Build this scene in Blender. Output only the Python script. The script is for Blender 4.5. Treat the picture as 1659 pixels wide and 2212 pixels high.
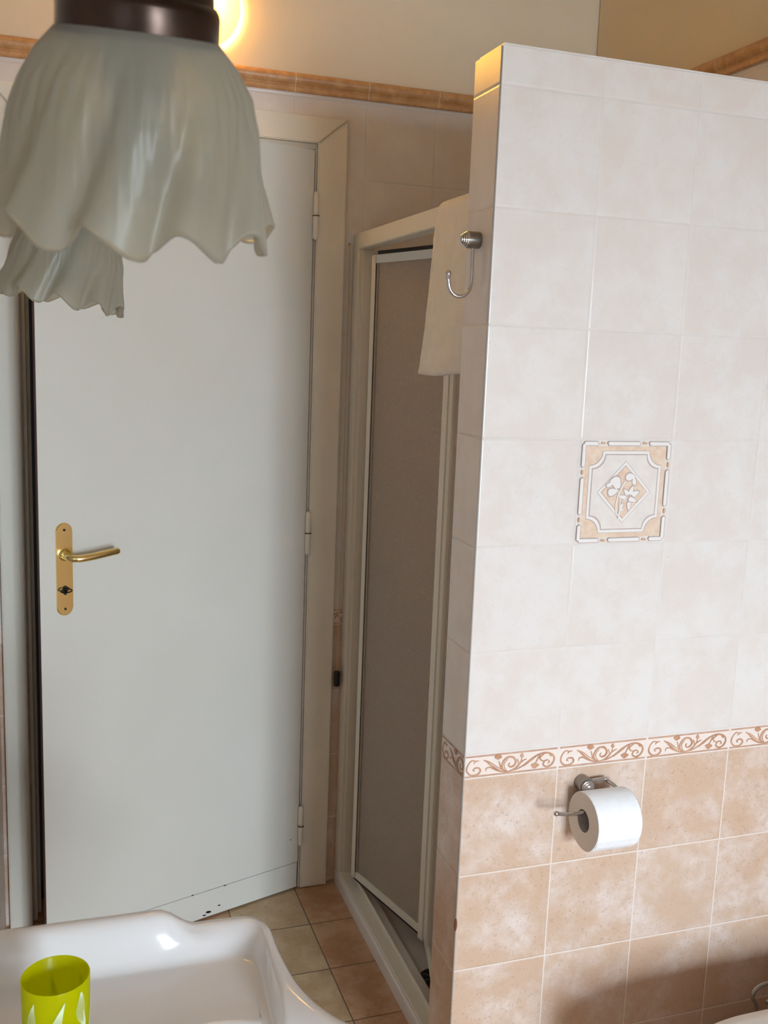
import bpy, bmesh, math, random
from mathutils import Vector, Matrix
random.seed(4)
sc = bpy.context.scene
for o in list(bpy.data.objects): bpy.data.objects.remove(o)
COL = sc.collection
pi = math.pi

# ---------------------------------------------------------------- camera
W, H = 1659, 2212
F_PX, YAW, PITCH, ROLL = 2126.1, .3306, .1636, .0377
CAMZ = 1.6064
Fv = Vector((math.sin(YAW)*math.cos(PITCH), math.cos(YAW)*math.cos(PITCH), -math.sin(PITCH)))
Rv = Vector((math.cos(YAW), -math.sin(YAW), 0)); Uv = Rv.cross(Fv)
R2 = Rv*math.cos(ROLL)+Uv*math.sin(ROLL); U2 = -Rv*math.sin(ROLL)+Uv*math.cos(ROLL)
cd = bpy.data.cameras.new('camera'); cam = bpy.data.objects.new('camera', cd); COL.objects.link(cam)
m = Matrix((R2, U2, -Fv)).transposed().to_4x4(); m.translation = Vector((0, 0, CAMZ)); cam.matrix_world = m
cd.sensor_fit = 'HORIZONTAL'; cd.sensor_width = 36; cd.lens = F_PX/W*36; cd.clip_start = .02
cd.dof.use_dof = True; cd.dof.focus_distance = 1.9; cd.dof.aperture_fstop = 27
sc.camera = cam

# ---------------------------------------------------------------- light and exposure
sc.view_settings.view_transform = 'Standard'; sc.view_settings.look = 'None'
sc.view_settings.gamma = 1; sc.view_settings.use_curve_mapping = False
sc.view_settings.exposure = 0.55
world = bpy.data.worlds.new('world'); sc.world = world; world.use_nodes = True
bg = world.node_tree.nodes['Background']; bg.inputs[0].default_value = (.72, .85, 1, 1); bg.inputs[1].default_value = 1.6
def area(name, loc, rot, sx, sy, power, col, spread=pi):
    l = bpy.data.lights.new(name, 'AREA'); l.shape = 'RECTANGLE'; l.size = sx; l.size_y = sy; l.energy = power; l.color = col; l.spread = spread
    o = bpy.data.objects.new(name, l); COL.objects.link(o); o.location = loc; o.rotation_euler = rot; return o
WX0, WX1, WZ0, WZ1, WY = .86, 1.48, .50, 1.72, -2.4
area('daylight_through_window', ((WX0+WX1)/2, WY-.16, (WZ0+WZ1)/2), (pi/2-math.radians(22), 0, 0), WX1-WX0+.3, WZ1-WZ0+.3, 74, (.73, .87, 1.0), math.radians(105))
LAMP_W = 2.9

# ---------------------------------------------------------------- helpers
def lin(c):
    c = c/255
    return c/12.92 if c <= .04045 else ((c+.055)/1.055)**2.4
def rgb(r, g, b): return (lin(r), lin(g), lin(b), 1)
def mat(name, col, rough=.5, metal=0, spec=.5, **k):
    m = bpy.data.materials.new(name); m.use_nodes = True
    b = m.node_tree.nodes['Principled BSDF']
    b.inputs['Base Color'].default_value = col; b.inputs['Roughness'].default_value = rough
    b.inputs['Metallic'].default_value = metal; b.inputs['Specular IOR Level'].default_value = spec
    for kk, v in k.items(): b.inputs[kk.replace('_', ' ')].default_value = v
    return m
def noisy(name, c1, c2, scale=8, rough=.5, bump=0, bscale=60, metal=0, detail=4, **k):
    m = mat(name, c1, rough, metal, **k); nt = m.node_tree; N = nt.nodes; L = nt.links; b = N['Principled BSDF']
    tc = N.new('ShaderNodeTexCoord'); n = N.new('ShaderNodeTexNoise'); n.inputs['Scale'].default_value = scale; n.inputs['Detail'].default_value = detail
    L.new(tc.outputs['Object'], n.inputs['Vector'])
    r = N.new('ShaderNodeValToRGB'); r.color_ramp.elements[0].color = c1; r.color_ramp.elements[1].color = c2
    r.color_ramp.elements[0].position = .35; r.color_ramp.elements[1].position = .68
    L.new(n.outputs['Fac'], r.inputs[0]); L.new(r.outputs[0], b.inputs['Base Color'])
    if bump:
        n2 = N.new('ShaderNodeTexNoise'); n2.inputs['Scale'].default_value = bscale; L.new(tc.outputs['Object'], n2.inputs['Vector'])
        bp = N.new('ShaderNodeBump'); bp.inputs['Strength'].default_value = bump; bp.inputs['Distance'].default_value = .002
        L.new(n2.outputs['Fac'], bp.inputs['Height']); L.new(bp.outputs[0], b.inputs['Normal'])
    return m
class G:   # tiny node-math helper
    def __init__(s, m): s.nt = m.node_tree; s.N = s.nt.nodes; s.L = s.nt.links
    def v(s, inp, x):
        if isinstance(x, (int, float)): inp.default_value = x
        else: s.L.new(x, inp)
    def m(s, op, a, b=None, c=None):
        n = s.N.new('ShaderNodeMath'); n.operation = op
        for i, x in enumerate((a, b, c)):
            if x is not None: s.v(n.inputs[i], x)
        return n.outputs[0]
    def mix(s, f, a, b):
        n = s.N.new('ShaderNodeMix'); n.data_type = 'RGBA'; s.v(n.inputs[0], f)
        for i, x in ((6, a), (7, b)):
            if isinstance(x, tuple): n.inputs[i].default_value = x
            else: s.L.new(x, n.inputs[i])
        return n.outputs[2]
    def step(s, x, lo, hi, a=0., b=1.):
        n = s.N.new('ShaderNodeMapRange'); n.interpolation_type = 'SMOOTHSTEP'; s.v(n.inputs[0], x)
        for i, y in enumerate((lo, hi, a, b)): n.inputs[i+1].default_value = y
        return n.outputs[0]
    def comb(s, x, y, z=0.):
        n = s.N.new('ShaderNodeCombineXYZ')
        for i, q in enumerate((x, y, z)): s.v(n.inputs[i], q)
        return n.outputs[0]
    def noise(s, vec, scale, detail=4, rough=.55, w=None):
        n = s.N.new('ShaderNodeTexNoise'); n.inputs['Scale'].default_value = scale; n.inputs['Detail'].default_value = detail; n.inputs['Roughness'].default_value = rough
        s.L.new(vec, n.inputs['Vector']); return n.outputs['Fac']
    def white(s, vec):
        n = s.N.new('ShaderNodeTexWhiteNoise'); s.L.new(vec, n.inputs['Vector']); return n.outputs['Value']

ZB, BH, T = .8094, .047, .2
ZT = ZB+BH
def tile_wall_mat(name):
    """UV = (metres along wall, height in metres)"""
    m = mat(name, (.7, .7, .7, 1), .3, spec=.45); g = G(m); N = g.N; L = g.L; b = N['Principled BSDF']
    uv = N.new('ShaderNodeUVMap'); sp = N.new('ShaderNodeSeparateXYZ'); L.new(uv.outputs[0], sp.inputs[0]); u, v = sp.outputs[0], sp.outputs[1]
    un = g.m('DIVIDE', u, T); uf = g.m('FRACT', un); ud = g.m('MULTIPLY', g.m('MINIMUM', uf, g.m('SUBTRACT', 1, uf)), T)
    up = g.m('GREATER_THAN', v, ZB+BH/2)
    lo = g.m('DIVIDE', g.m('SUBTRACT', ZB, v), T); hi = g.m('DIVIDE', g.m('SUBTRACT', v, ZT), T)
    w = g.m('ADD', g.m('MULTIPLY', up, hi), g.m('MULTIPLY', g.m('SUBTRACT', 1, up), lo))
    wf = g.m('FRACT', w); inb = g.m('LESS_THAN', w, 0)
    wd = g.m('MULTIPLY', g.m('MINIMUM', wf, g.m('SUBTRACT', 1, wf)), T)
    bd = g.m('MULTIPLY', g.m('ABSOLUTE', w), T)
    vd = g.m('ADD', g.m('MULTIPLY', inb, bd), g.m('MULTIPLY', g.m('SUBTRACT', 1, inb), wd))
    d = g.m('MINIMUM', ud, vd)
    gr = g.step(d, .0008, .0017, 1, 0)
    cell = g.comb(g.m('FLOOR', un), g.m('FLOOR', w), up); rnd = g.white(cell)
    off = g.comb(g.m('MULTIPLY', rnd, 37), g.m('MULTIPLY', rnd, 11), 0)
    geo = N.new('ShaderNodeNewGeometry'); va = N.new('ShaderNodeVectorMath'); L.new(geo.outputs['Position'], va.inputs[0]); L.new(off, va.inputs[1]); pos = va.outputs[0]
    n1 = g.noise(pos, 9, 6, .62); n2 = g.noise(pos, 26, 5, .6); n3 = g.noise(pos, 170, 3, .6); n4 = g.noise(pos, 420, 2, .5)
    big = g.m('ADD', g.m('MULTIPLY', n1, .72), g.m('MULTIPLY', n2, .28))
    lowc = g.mix(g.step(big, .42, .69), rgb(212, 181, 156), rgb(233, 218, 209))
    lowc = g.mix(g.step(n2, .50, .78, 0, .5), lowc, rgb(196, 152, 118))
    lowc = g.mix(g.step(n3, .56, .72, 0, .42), lowc, rgb(160, 132, 112))
    hic = g.mix(g.step(big, .40, .62), rgb(229, 218, 210), rgb(233, 227, 222))
    hic = g.mix(g.step(n3, .58, .78, 0, .30), hic, rgb(206, 190, 176))
    hic = g.mix(g.step(n2, .56, .80, 0, .3), hic, rgb(226, 212, 200))
    c = g.mix(up, lowc, hic)
    c = g.mix(g.m('MULTIPLY', g.m('SUBTRACT', rnd, .5), .10), c, rgb(250, 240, 230))
    c = g.mix(inb, c, g.mix(n2, rgb(240, 222, 210), rgb(246, 232, 222)))
    gcol = g.mix(up, rgb(236, 224, 214), g.mix(n2, rgb(214, 206, 196), rgb(232, 226, 220)))
    c = g.mix(g.m('MULTIPLY', gr, g.m('ADD', .9, g.m('MULTIPLY', up, -.35))), c, gcol)
    L.new(c, b.inputs['Base Color'])
    L.new(g.m('ADD', .27, g.m('MULTIPLY', gr, .5)), b.inputs['Roughness'])
    h = g.m('ADD', g.step(d, .0, .0045), g.m('ADD', g.m('MULTIPLY', n2, .12), g.m('MULTIPLY', n4, .05)))
    bp = N.new('ShaderNodeBump'); bp.inputs['Strength'].default_value = .5; bp.inputs['Distance'].default_value = .0012; L.new(h, bp.inputs['Height']); L.new(bp.outputs[0], b.inputs['Normal'])
    return m
FP, FX, FY = .2093, .6721, 2.4642
def floor_mat():
    m = mat('floor_tiles', (.5, .4, .3, 1), .35); g = G(m); N = g.N; L = g.L; b = N['Principled BSDF']
    geo = N.new('ShaderNodeNewGeometry'); sp = N.new('ShaderNodeSeparateXYZ'); L.new(geo.outputs['Position'], sp.inputs[0])
    un = g.m('DIVIDE', g.m('SUBTRACT', sp.outputs[0], FX), FP); vn = g.m('DIVIDE', g.m('SUBTRACT', sp.outputs[1], FY), FP)
    uf, vf = g.m('FRACT', un), g.m('FRACT', vn)
    d = g.m('MULTIPLY', g.m('MINIMUM', g.m('MINIMUM', uf, g.m('SUBTRACT', 1, uf)), g.m('MINIMUM', vf, g.m('SUBTRACT', 1, vf))), FP)
    gr = g.step(d, .0010, .0020, 1, 0)
    cell = g.comb(g.m('FLOOR', un), g.m('FLOOR', vn)); rnd = g.white(cell)
    va = N.new('ShaderNodeVectorMath'); L.new(geo.outputs['Position'], va.inputs[0]); L.new(g.comb(g.m('MULTIPLY', rnd, 23), g.m('MULTIPLY', rnd, 7)), va.inputs[1]); pos = va.outputs[0]
    n1 = g.noise(pos, 11, 6, .62); n2 = g.noise(pos, 60, 5, .65); n3 = g.noise(pos, 220, 3)
    a = g.mix(g.step(n1, .38, .66), rgb(186, 142, 108), rgb(206, 170, 138))
    bb = g.mix(g.step(n1, .38, .66), rgb(188, 160, 124), rgb(208, 184, 150))
    par = g.m('MODULO', g.m('ABSOLUTE', g.m('FLOOR', un)), 2)
    c = g.mix(par, a, bb)
    c = g.mix(g.step(n2, .5, .75, 0, .5), c, rgb(168, 118, 84)); c = g.mix(g.step(n3, .55, .8, 0, .35), c, rgb(140, 104, 78))
    c = g.mix(g.m('MULTIPLY', gr, .9), c, rgb(92, 66, 52)); L.new(c, b.inputs['Base Color'])
    h = g.m('ADD', g.step(d, 0, .004), g.m('MULTIPLY', n2, .15))
    bp = N.new('ShaderNodeBump'); bp.inputs['Strength'].default_value = .7; bp.inputs['Distance'].default_value = .001; L.new(h, bp.inputs['Height']); L.new(bp.outputs[0], b.inputs['Normal'])
    return m
def rail_mat():
    m = mat('terracotta_moulding', (.5, .3, .1, 1), .38); g = G(m); N = g.N; L = g.L; b = N['Principled BSDF']
    uv = N.new('ShaderNodeUVMap'); sp = N.new('ShaderNodeSeparateXYZ'); L.new(uv.outputs[0], sp.inputs[0])
    un = g.m('DIVIDE', sp.outputs[0], .202); uf = g.m('FRACT', un); d = g.m('MULTIPLY', g.m('MINIMUM', uf, g.m('SUBTRACT', 1, uf)), .2)
    geo = N.new('ShaderNodeNewGeometry'); n1 = g.noise(geo.outputs['Position'], 40, 6, .65); n2 = g.noise(geo.outputs['Position'], 200, 4)
    c = g.mix(g.step(n1, .35, .7), rgb(190, 140, 90), rgb(212, 164, 112)); c = g.mix(g.step(n2, .55, .8, 0, .4), c, rgb(236, 206, 160))
    c = g.mix(g.m('MULTIPLY', g.step(g.m('ADD', d, g.m('MULTIPLY', n2, .0012)), .0012, .0020, 1, 0), .8), c, rgb(232, 214, 186))
    L.new(c, b.inputs['Base Color']); return m

def new_obj(name, me, m=None, parent=None, smooth=False):
    if m: me.materials.append(m)
    if smooth:
        for p in me.polygons: p.use_smooth = True
    o = bpy.data.objects.new(name, me); COL.objects.link(o)
    if parent: o.parent = parent
    return o
def from_bm(name, bm, m, parent=None, smooth=False, bevel=0, segs=2, recalc=True, uvu=None, ang=None):
    if bevel: bmesh.ops.bevel(bm, geom=[e for e in bm.edges], offset=bevel, segments=segs, affect='EDGES', clamp_overlap=True)
    if recalc: bmesh.ops.recalc_face_normals(bm, faces=bm.faces)
    if uvu is not None:
        ul = bm.loops.layers.uv.new('UVMap'); bm.normal_update()
        for f in bm.faces:
            for l in f.loops:
                c = l.vert.co
                l[ul].uv = ((c.y-uvu[1]) if abs(f.normal.x) > .7 else (c.x-uvu[0]), c.z)
    me = bpy.data.meshes.new(name); bm.to_mesh(me); bm.free()
    o = new_obj(name, me, m, parent, smooth)
    if smooth and ang:
        try: me.set_sharp_from_angle(angle=ang)
        except Exception: pass
    return o
def box(bm, x0, x1, y0, y1, z0, z1, mtx=None):
    vs = [bm.verts.new((x, y, z)) for x in (x0, x1) for y in (y0, y1) for z in (z0, z1)]
    for f in ((0, 1, 3, 2), (4, 6, 7, 5), (0, 4, 5, 1), (2, 3, 7, 6), (0, 2, 6, 4), (1, 5, 7, 3)): bm.faces.new([vs[i] for i in f])
    if mtx: bmesh.ops.transform(bm, matrix=mtx, verts=vs)
    return vs
def boxes(*bs, mtx=None):
    bm = bmesh.new()
    for b in bs: box(bm, *b, mtx=mtx)
    return bm
def tube(bm, pts, rad, n=14, caps=True):
    pts = [Vector(p) for p in pts]; rings = []
    rad = rad if isinstance(rad, (list, tuple)) else [rad]*len(pts)
    t0 = (pts[1]-pts[0]).normalized(); nrm = t0.orthogonal().normalized()
    for i, p in enumerate(pts):
        t = (pts[min(i+1, len(pts)-1)]-pts[max(i-1, 0)]).normalized()
        nrm = (nrm-t*nrm.dot(t)).normalized(); bn = t.cross(nrm)
        rings.append([bm.verts.new(p+(nrm*math.cos(2*pi*k/n)+bn*math.sin(2*pi*k/n))*rad[i]) for k in range(n)])
    for a, b in zip(rings, rings[1:]):
        for k in range(n): bm.faces.new((a[k], a[(k+1) % n], b[(k+1) % n], b[k]))
    if caps: bm.faces.new(rings[0]); bm.faces.new(rings[-1])
def lathe(bm, prof, mtx=None, n=40, cap0=True, cap1=True):
    """prof: (r, h) along local +z"""
    rings = []
    for r, h in prof:
        rings.append([bm.verts.new((r*math.cos(2*pi*k/n), r*math.sin(2*pi*k/n), h)) for k in range(n)])
    for a, b in zip(rings, rings[1:]):
        for k in range(n): bm.faces.new((a[k], a[(k+1) % n], b[(k+1) % n], b[k]))
    if cap0: bm.faces.new(rings[0])
    if cap1: bm.faces.new(rings[-1])
    if mtx: bmesh.ops.transform(bm, matrix=mtx, verts=[v for r in rings for v in r])
def catmull(pts, k=8, closed=False):
    P = [Vector(p) for p in pts]; n = len(P); out = []
    rng = range(n) if closed else range(n-1)
    for i in rng:
        p = [P[(i+j) % n] if closed else P[max(0, min(n-1, i+j))] for j in (-1, 0, 1, 2)]
        for s in range(k):
            t = s/k
            out.append(.5*((2*p[1])+(p[2]-p[0])*t+(2*p[0]-5*p[1]+4*p[2]-p[3])*t*t+(3*p[1]-p[0]-3*p[2]+p[3])*t**3))
    if not closed: out.append(P[-1])
    return out
def track(origin, d):   # matrix taking local +z to d
    q = Vector((0, 0, 1)).rotation_difference(Vector(d).normalized()); return Matrix.Translation(origin) @ q.to_matrix().to_4x4()
def thing(name, label=None, cat=None, loc=(0, 0, 0), group=None, structure=False):
    o = bpy.data.objects.new(name, None); COL.objects.link(o); o.empty_display_size = .05
    if label: o['label'] = label
    if cat: o['category'] = cat
    if group: o['group'] = group
    if structure: o['kind'] = 'structure'
    return o
def settle(root, loc):   # put an Empty at the base of its thing, leaving the parts where they are
    root.location = loc; inv = Matrix.Translation(loc).inverted()
    for ch in root.children: ch.matrix_parent_inverse = inv
def tag(o, label, cat=None, group=None):
    o['label'] = label
    if cat: o['category'] = cat
    if group: o['group'] = group
    return o
def struct(o, label=None):
    o['kind'] = 'structure'
    if label: o['label'] = label
    return o

# ---------------------------------------------------------------- materials
M_paint = noisy('cream_paint', rgb(229, 212, 184), rgb(232, 216, 190), 5, .8, .15, 90)
M_ceil = mat('ceiling_paint', rgb(232, 222, 204), .85)
M_floor = floor_mat(); M_rail = rail_mat(); M_tile = tile_wall_mat('wall_tiles')
M_door = noisy('white_door_paint', rgb(222, 219, 209), rgb(226, 223, 214), 3, .45, .12, 260)
M_case = noisy('ivory_casing_paint', rgb(233, 225, 209), rgb(237, 230, 216), 4, .5, .12, 120)
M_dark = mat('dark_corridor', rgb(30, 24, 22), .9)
M_edge = mat('bare_wood_edge', rgb(112, 84, 78), .7)
M_brass = mat('polished_brass', rgb(234, 212, 148), .18, 1)
M_brassd = noisy('aged_bronze', rgb(78, 64, 56), rgb(54, 43, 38), 30, .28, metal=1)
M_black = mat('black_plastic', rgb(14, 14, 18), .25)
M_hole = mat('dark_hole', rgb(40, 28, 14), .7)
M_iron = mat('dark_iron', rgb(40, 36, 34), .4, .8)
M_chrome = mat('chrome', rgb(205, 203, 205), .09, 1)
M_nickel = mat('satin_chrome', rgb(150, 146, 140), .3, 1)
M_alu = noisy('ivory_enamelled_aluminium', rgb(228, 221, 206), rgb(232, 226, 213), 3, .35)
M_aluw = mat('white_enamelled_rail', rgb(226, 226, 222), .35)
M_tray = noisy('tray_ceramic', rgb(226, 219, 213), rgb(230, 224, 219), 5, .3)
M_ceramic = mat('glazed_white_ceramic', rgb(234, 231, 230), .10, spec=.5)
M_towel = noisy('terry_cloth', rgb(240, 233, 223), rgb(246, 240, 231), 30, .95, 1.0, 420)
M_paper = noisy('tissue_paper', rgb(248, 248, 249), rgb(252, 252, 253), 60, .95, .5, 300)
M_core = mat('cardboard_core', rgb(168, 160, 156), .9)
M_rolle = mat('roll_end', rgb(226, 216, 204), .95)  # darker beige than the sheet: shade on the end face put into colour
M_orn = noisy('ornament_brown', rgb(206, 160, 128), rgb(186, 130, 96), 60, .5)
M_ornl = noisy('ornament_tan', rgb(222, 178, 140), rgb(206, 158, 116), 60, .5)
M_line = mat('outline_mauve', rgb(188, 168, 162), .5)
M_bone = mat('decor_white', rgb(238, 232, 226), .4)
M_panel = noisy('decor_panel', rgb(234, 226, 218), rgb(228, 216, 208), 40, .35)
M_tan = noisy('decor_tan', rgb(226, 194, 168), rgb(234, 212, 190), 90, .45)
M_cord = mat('yellowed_cord', rgb(206, 172, 110), .7)
M_rubber = mat('black_seal', rgb(22, 16, 18), .6)
M_stain = mat('rust_stain', rgb(110, 66, 44), .8)

def glassy(name, col, rough, trans, tcol, bumpscale=0, strength=.4):
    """patterned or frosted pane: rough refraction mixed with a translucent scatter"""
    m = bpy.data.materials.new(name); m.use_nodes = True; nt = m.node_tree; N = nt.nodes; L = nt.links; N.clear()
    out = N.new('ShaderNodeOutputMaterial'); mx = N.new('ShaderNodeMixShader'); mx.inputs[0].default_value = trans
    gl = N.new('ShaderNodeBsdfPrincipled'); gl.inputs['Base Color'].default_value = col; gl.inputs['Roughness'].default_value = rough
    gl.inputs['Transmission Weight'].default_value = 1; gl.inputs['IOR'].default_value = 1.35
    tr = N.new('ShaderNodeBsdfTranslucent'); tr.inputs[0].default_value = tcol
    df = N.new('ShaderNodeBsdfDiffuse'); df.inputs[0].default_value = tcol
    m2 = N.new('ShaderNodeMixShader'); m2.inputs[0].default_value = .5; L.new(tr.outputs[0], m2.inputs[1]); L.new(df.outputs[0], m2.inputs[2])
    L.new(gl.outputs[0], mx.inputs[1]); L.new(m2.outputs[0], mx.inputs[2]); L.new(mx.outputs[0], out.inputs[0])
    if bumpscale:
        tc = N.new('ShaderNodeTexCoord'); vo = N.new('ShaderNodeTexVoronoi'); vo.inputs['Scale'].default_value = bumpscale; L.new(tc.outputs['Object'], vo.inputs['Vector'])
        bp = N.new('ShaderNodeBump'); bp.inputs['Strength'].default_value = strength; bp.inputs['Distance'].default_value = .002
        rp = N.new('ShaderNodeMapRange'); rp.inputs[1].default_value = 0; rp.inputs[2].default_value = .35; L.new(vo.outputs['Distance'], rp.inputs[0])
        L.new(rp.outputs[0], bp.inputs['Height'])
        for s in (gl, tr, df): L.new(bp.outputs[0], s.inputs['Normal'])
        v2 = N.new('ShaderNodeTexVoronoi'); v2.inputs['Scale'].default_value = 95; L.new(tc.outputs['Object'], v2.inputs['Vector'])  # pale pebble dots, with the texture's tiny glints put into the colour
        r2 = N.new('ShaderNodeMapRange'); r2.inputs[1].default_value = .12; r2.inputs[2].default_value = .26; r2.inputs[3].default_value = 1; r2.inputs[4].default_value = 0; L.new(v2.outputs['Distance'], r2.inputs[0])
        mc = N.new('ShaderNodeMix'); mc.data_type = 'RGBA'; L.new(r2.outputs[0], mc.inputs[0]); mc.inputs[6].default_value = tcol; mc.inputs[7].default_value = rgb(250, 240, 226)
        for s in (tr, df): L.new(mc.outputs[2], s.inputs[0])
    return m
M_shade = glassy('frosted_lamp_glass', rgb(222, 222, 206), .33, .43, rgb(204, 200, 186))
M_shower = glassy('pebbled_shower_panel', rgb(236, 228, 220), .30, .74, rgb(226, 214, 202), 260, .6)
M_cup = glassy('lime_plastic', rgb(226, 232, 20), .25, .70, rgb(228, 228, 0))

# ---------------------------------------------------------------- room shell
XL, XR, YB, YN, ZC = -.137, 1.51, 2.673, WY, 2.78
XC, YP, PT = .7301, 1.6063, .1118
ZP = 2.1235
UB = (.827, YP); UP = (XC, YP)
RZ0, RZ1 = 2.264, 2.312
struct(from_bm('floor', boxes((XL-.1, XR+.1, YN-.1, YB+.12, -.1, 0)), M_floor))
struct(from_bm('ceiling', boxes((XL-.1, XR+.1, YN-.1, YB+.12, ZC, ZC+.1)), M_ceil))
DX0, DX1, DZ = -.064, .69, 2.13     # doorway
def wall(name, lower, upper, uvu):
    o = struct(from_bm(name, boxes(*lower), M_tile, uvu=uvu))
    from_bm('painted_upper_wall', boxes(*upper), M_paint, o)
    return o
wb = wall('wall_back', [(XL-.1, DX0, YB, YB+.12, 0, RZ1-.01), (DX1, XR+.1, YB, YB+.12, 0, RZ1-.01), (DX0, DX1, YB, YB+.12, DZ, RZ1-.01)],
     [(XL-.1, XR+.1, YB+.004, YB+.12, RZ1-.01, ZC)], UB)
wl = wall('wall_left', [(XL-.1, XL, YN-.1, YB, 0, RZ1-.01)], [(XL-.1, XL-.004, YN-.1, YB, RZ1-.01, ZC)], (0, YP))
wr = wall('wall_right', [(XR, XR+.1, YN-.1, YB, 0, RZ1-.01)], [(XR+.004, XR+.1, YN-.1, YB, RZ1-.01, ZC)], (0, YP))
wn = wall('wall_near', [(XL, WX0, YN-.1, YN, 0, RZ1-.01), (WX1, XR, YN-.1, YN, 0, RZ1-.01), (WX0, WX1, YN-.1, YN, 0, WZ0), (WX0, WX1, YN-.1, YN, WZ1, RZ1-.01)],
     [(XL, XR, YN-.1, YN-.004, RZ1-.01, ZC)], (0, 0))
# partition wall that screens the shower, with a rounded top edge
bm = boxes((XC, XR, YP, YP+PT, 0, ZP))
es = [e for e in bm.edges if all(abs(v.co.z-ZP) < 1e-5 for v in e.verts)]
bmesh.ops.bevel(bm, geom=es, offset=.006, segments=3, affect='EDGES')
wp = struct(from_bm('wall_partition', bm, M_tile, uvu=UP))
# rounded corner bead
bm = bmesh.new(); tube(bm, [(XC+.0008, YP+.0008, 0), (XC+.0008, YP+.0008, ZP-.008)], .0016, 8)
from_bm('corner_bead', bm, mat('bead_grey', rgb(176, 168, 162), .5), wp, True)
bm = bmesh.new(); bmesh.ops.create_icosphere(bm, subdivisions=2, radius=1, matrix=Matrix.Translation((XC, YP, .51)) @ Matrix.Diagonal((.003, .003, .014, 1)))
from_bm('chipped_spot', bm, M_stain, wp, True)
# hidden corridor behind the door; near-black walls put its unlit gloom into the colour
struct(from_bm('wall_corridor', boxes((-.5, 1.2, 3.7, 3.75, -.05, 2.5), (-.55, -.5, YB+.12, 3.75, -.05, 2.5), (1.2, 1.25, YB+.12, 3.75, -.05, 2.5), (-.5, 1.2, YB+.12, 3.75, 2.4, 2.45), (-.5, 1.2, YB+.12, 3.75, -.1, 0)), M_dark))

# scroll border tiles (painted ornament, one tile = 0.2 m)
SCROLLS = [
 ([(.15,.84),(.115,.80),(.10,.70)], .009), ([(.13,.80),(.075,.86),(.035,.62),(.03,.36),(.075,.14),(.135,.14),(.17,.30),(.155,.46),(.115,.48),(.095,.38),(.115,.33)], .013),
 ([(.20,.84),(.235,.74),(.27,.58),(.32,.38),(.38,.20),(.46,.13)], .014), ([(.23,.80),(.28,.66),(.34,.44),(.40,.25)], .007),
 ([(.225,.28),(.235,.42),(.275,.44),(.31,.34),(.36,.22),(.44,.13)], .010),
 ([(.36,.72),(.372,.55),(.385,.38),(.41,.24),(.46,.13)], .010),
 ([(.46,.13),(.405,.30),(.40,.60),(.445,.84),(.505,.84),(.54,.62),(.525,.42),(.485,.36),(.465,.48),(.48,.57)], .014),
 ([(.46,.14),(.425,.34),(.42,.58),(.455,.76)], .006),
 ([(.46,.13),(.53,.24),(.575,.42),(.60,.60),(.60,.72)], .012), ([(.575,.42),(.565,.6),(.555,.74)], .008), ([(.59,.5),(.625,.62),(.655,.68)], .008),
 ([(.46,.13),(.56,.22),(.64,.42),(.71,.66),(.79,.84),(.87,.88),(.935,.74),(.955,.50),(.93,.26),(.88,.16),(.84,.28),(.85,.46),(.885,.50),(.905,.40),(.885,.34)], .013),
 ([(.62,.30),(.69,.52),(.755,.74)], .006), ([(.80,.82),(.775,.62),(.755,.44)], .010), ([(.845,.84),(.80,.68),(.815,.52),(.84,.50)], .010), ([(.90,.80),(.925,.66)], .009)]
FLOWERS = [(.352,.80,.045,.14), (.748,.30,.050,.14), (.603,.74,.022,.12)]
def border(name, parent, org, du, nrm, n, a0=0., a1=None, lift=.0007):
    """org: start point at lower edge; du unit direction along the wall"""
    org, du, nrm = Vector(org), Vector(du), Vector(nrm); up = Vector((0, 0, 1)); Lx, Lz = T, BH
    bm = bmesh.new(); a1 = a1 if a1 is not None else n*T
    def P(i, x, y, k=0.): return org+du*((i+x)*Lx)+up*(y*Lz)+nrm*(lift+k)
    def quad(a, b, c, d):
        bm.faces.new([bm.verts.new(q) for q in (a, b, c, d)])
    def inside(i, x): s = (i+x)*Lx; return a0 <= s <= a1
    for i in range(n):
        for y in (.055, .095, .905, .945):
            xs = max(.012, a0/Lx-i); xe = min(.985, a1/Lx-i)
            if xe > xs: quad(P(i, xs, y-.013), P(i, xe, y-.013), P(i, xe, y+.013), P(i, xs, y+.013))
        for j, (pts, w) in enumerate(SCROLLS):
            c = catmull([(x, .13+(y-.13)*.86, 0) for x, y in pts], 7); m_ = len(c)
            for k in range(m_-1):
                if not (inside(i, c[k].x) and inside(i, c[k+1].x)): continue
                def off(q):
                    t = c[min(q+1, m_-1)]-c[max(q-1, 0)]; t = Vector((t.x*Lx, t.y*Lz)); t.normalize()
                    f = .45+.55*math.sin(pi*min(1, (q+.6)/m_)); return Vector((-t.y, t.x))*w*Lx*.5*f*1.45
                o1, o2 = off(k), off(k+1)
                def Q(p, o, s): return P(i, p.x, p.y, j*.00002)+(du*o.x+up*o.y)*s
                quad(Q(c[k], o1, -1), Q(c[k+1], o2, -1), Q(c[k+1], o2, 1), Q(c[k], o1, 1))
        for (x, y, rx, ry) in FLOWERS:
            if not (inside(i, x-rx) and inside(i, x+rx)): continue
            vs = []
            for k in range(20):
                a = 2*pi*k/20; r = (1+.12*math.cos(4*a+.6))*(1+.35*math.sin(a)*(1 if y > .5 else -1)*.6)
                vs.append(bm.verts.new(P(i, x+rx*.8*math.cos(a)*r, y+ry*.85*math.sin(a)*r, .0004)))
            bm.faces.new(vs)
    return from_bm(name, bm, M_orn, parent, recalc=False)
border('scroll_border', wp, (XC, YP, ZB), (1, 0, 0), (0, -1, 0), 4, .002, XR-XC)
border('scroll_border', wp, (XC, YP+PT, ZB), (0, -1, 0), (-1, 0, 0), 1, .002, PT-.002)
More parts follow.
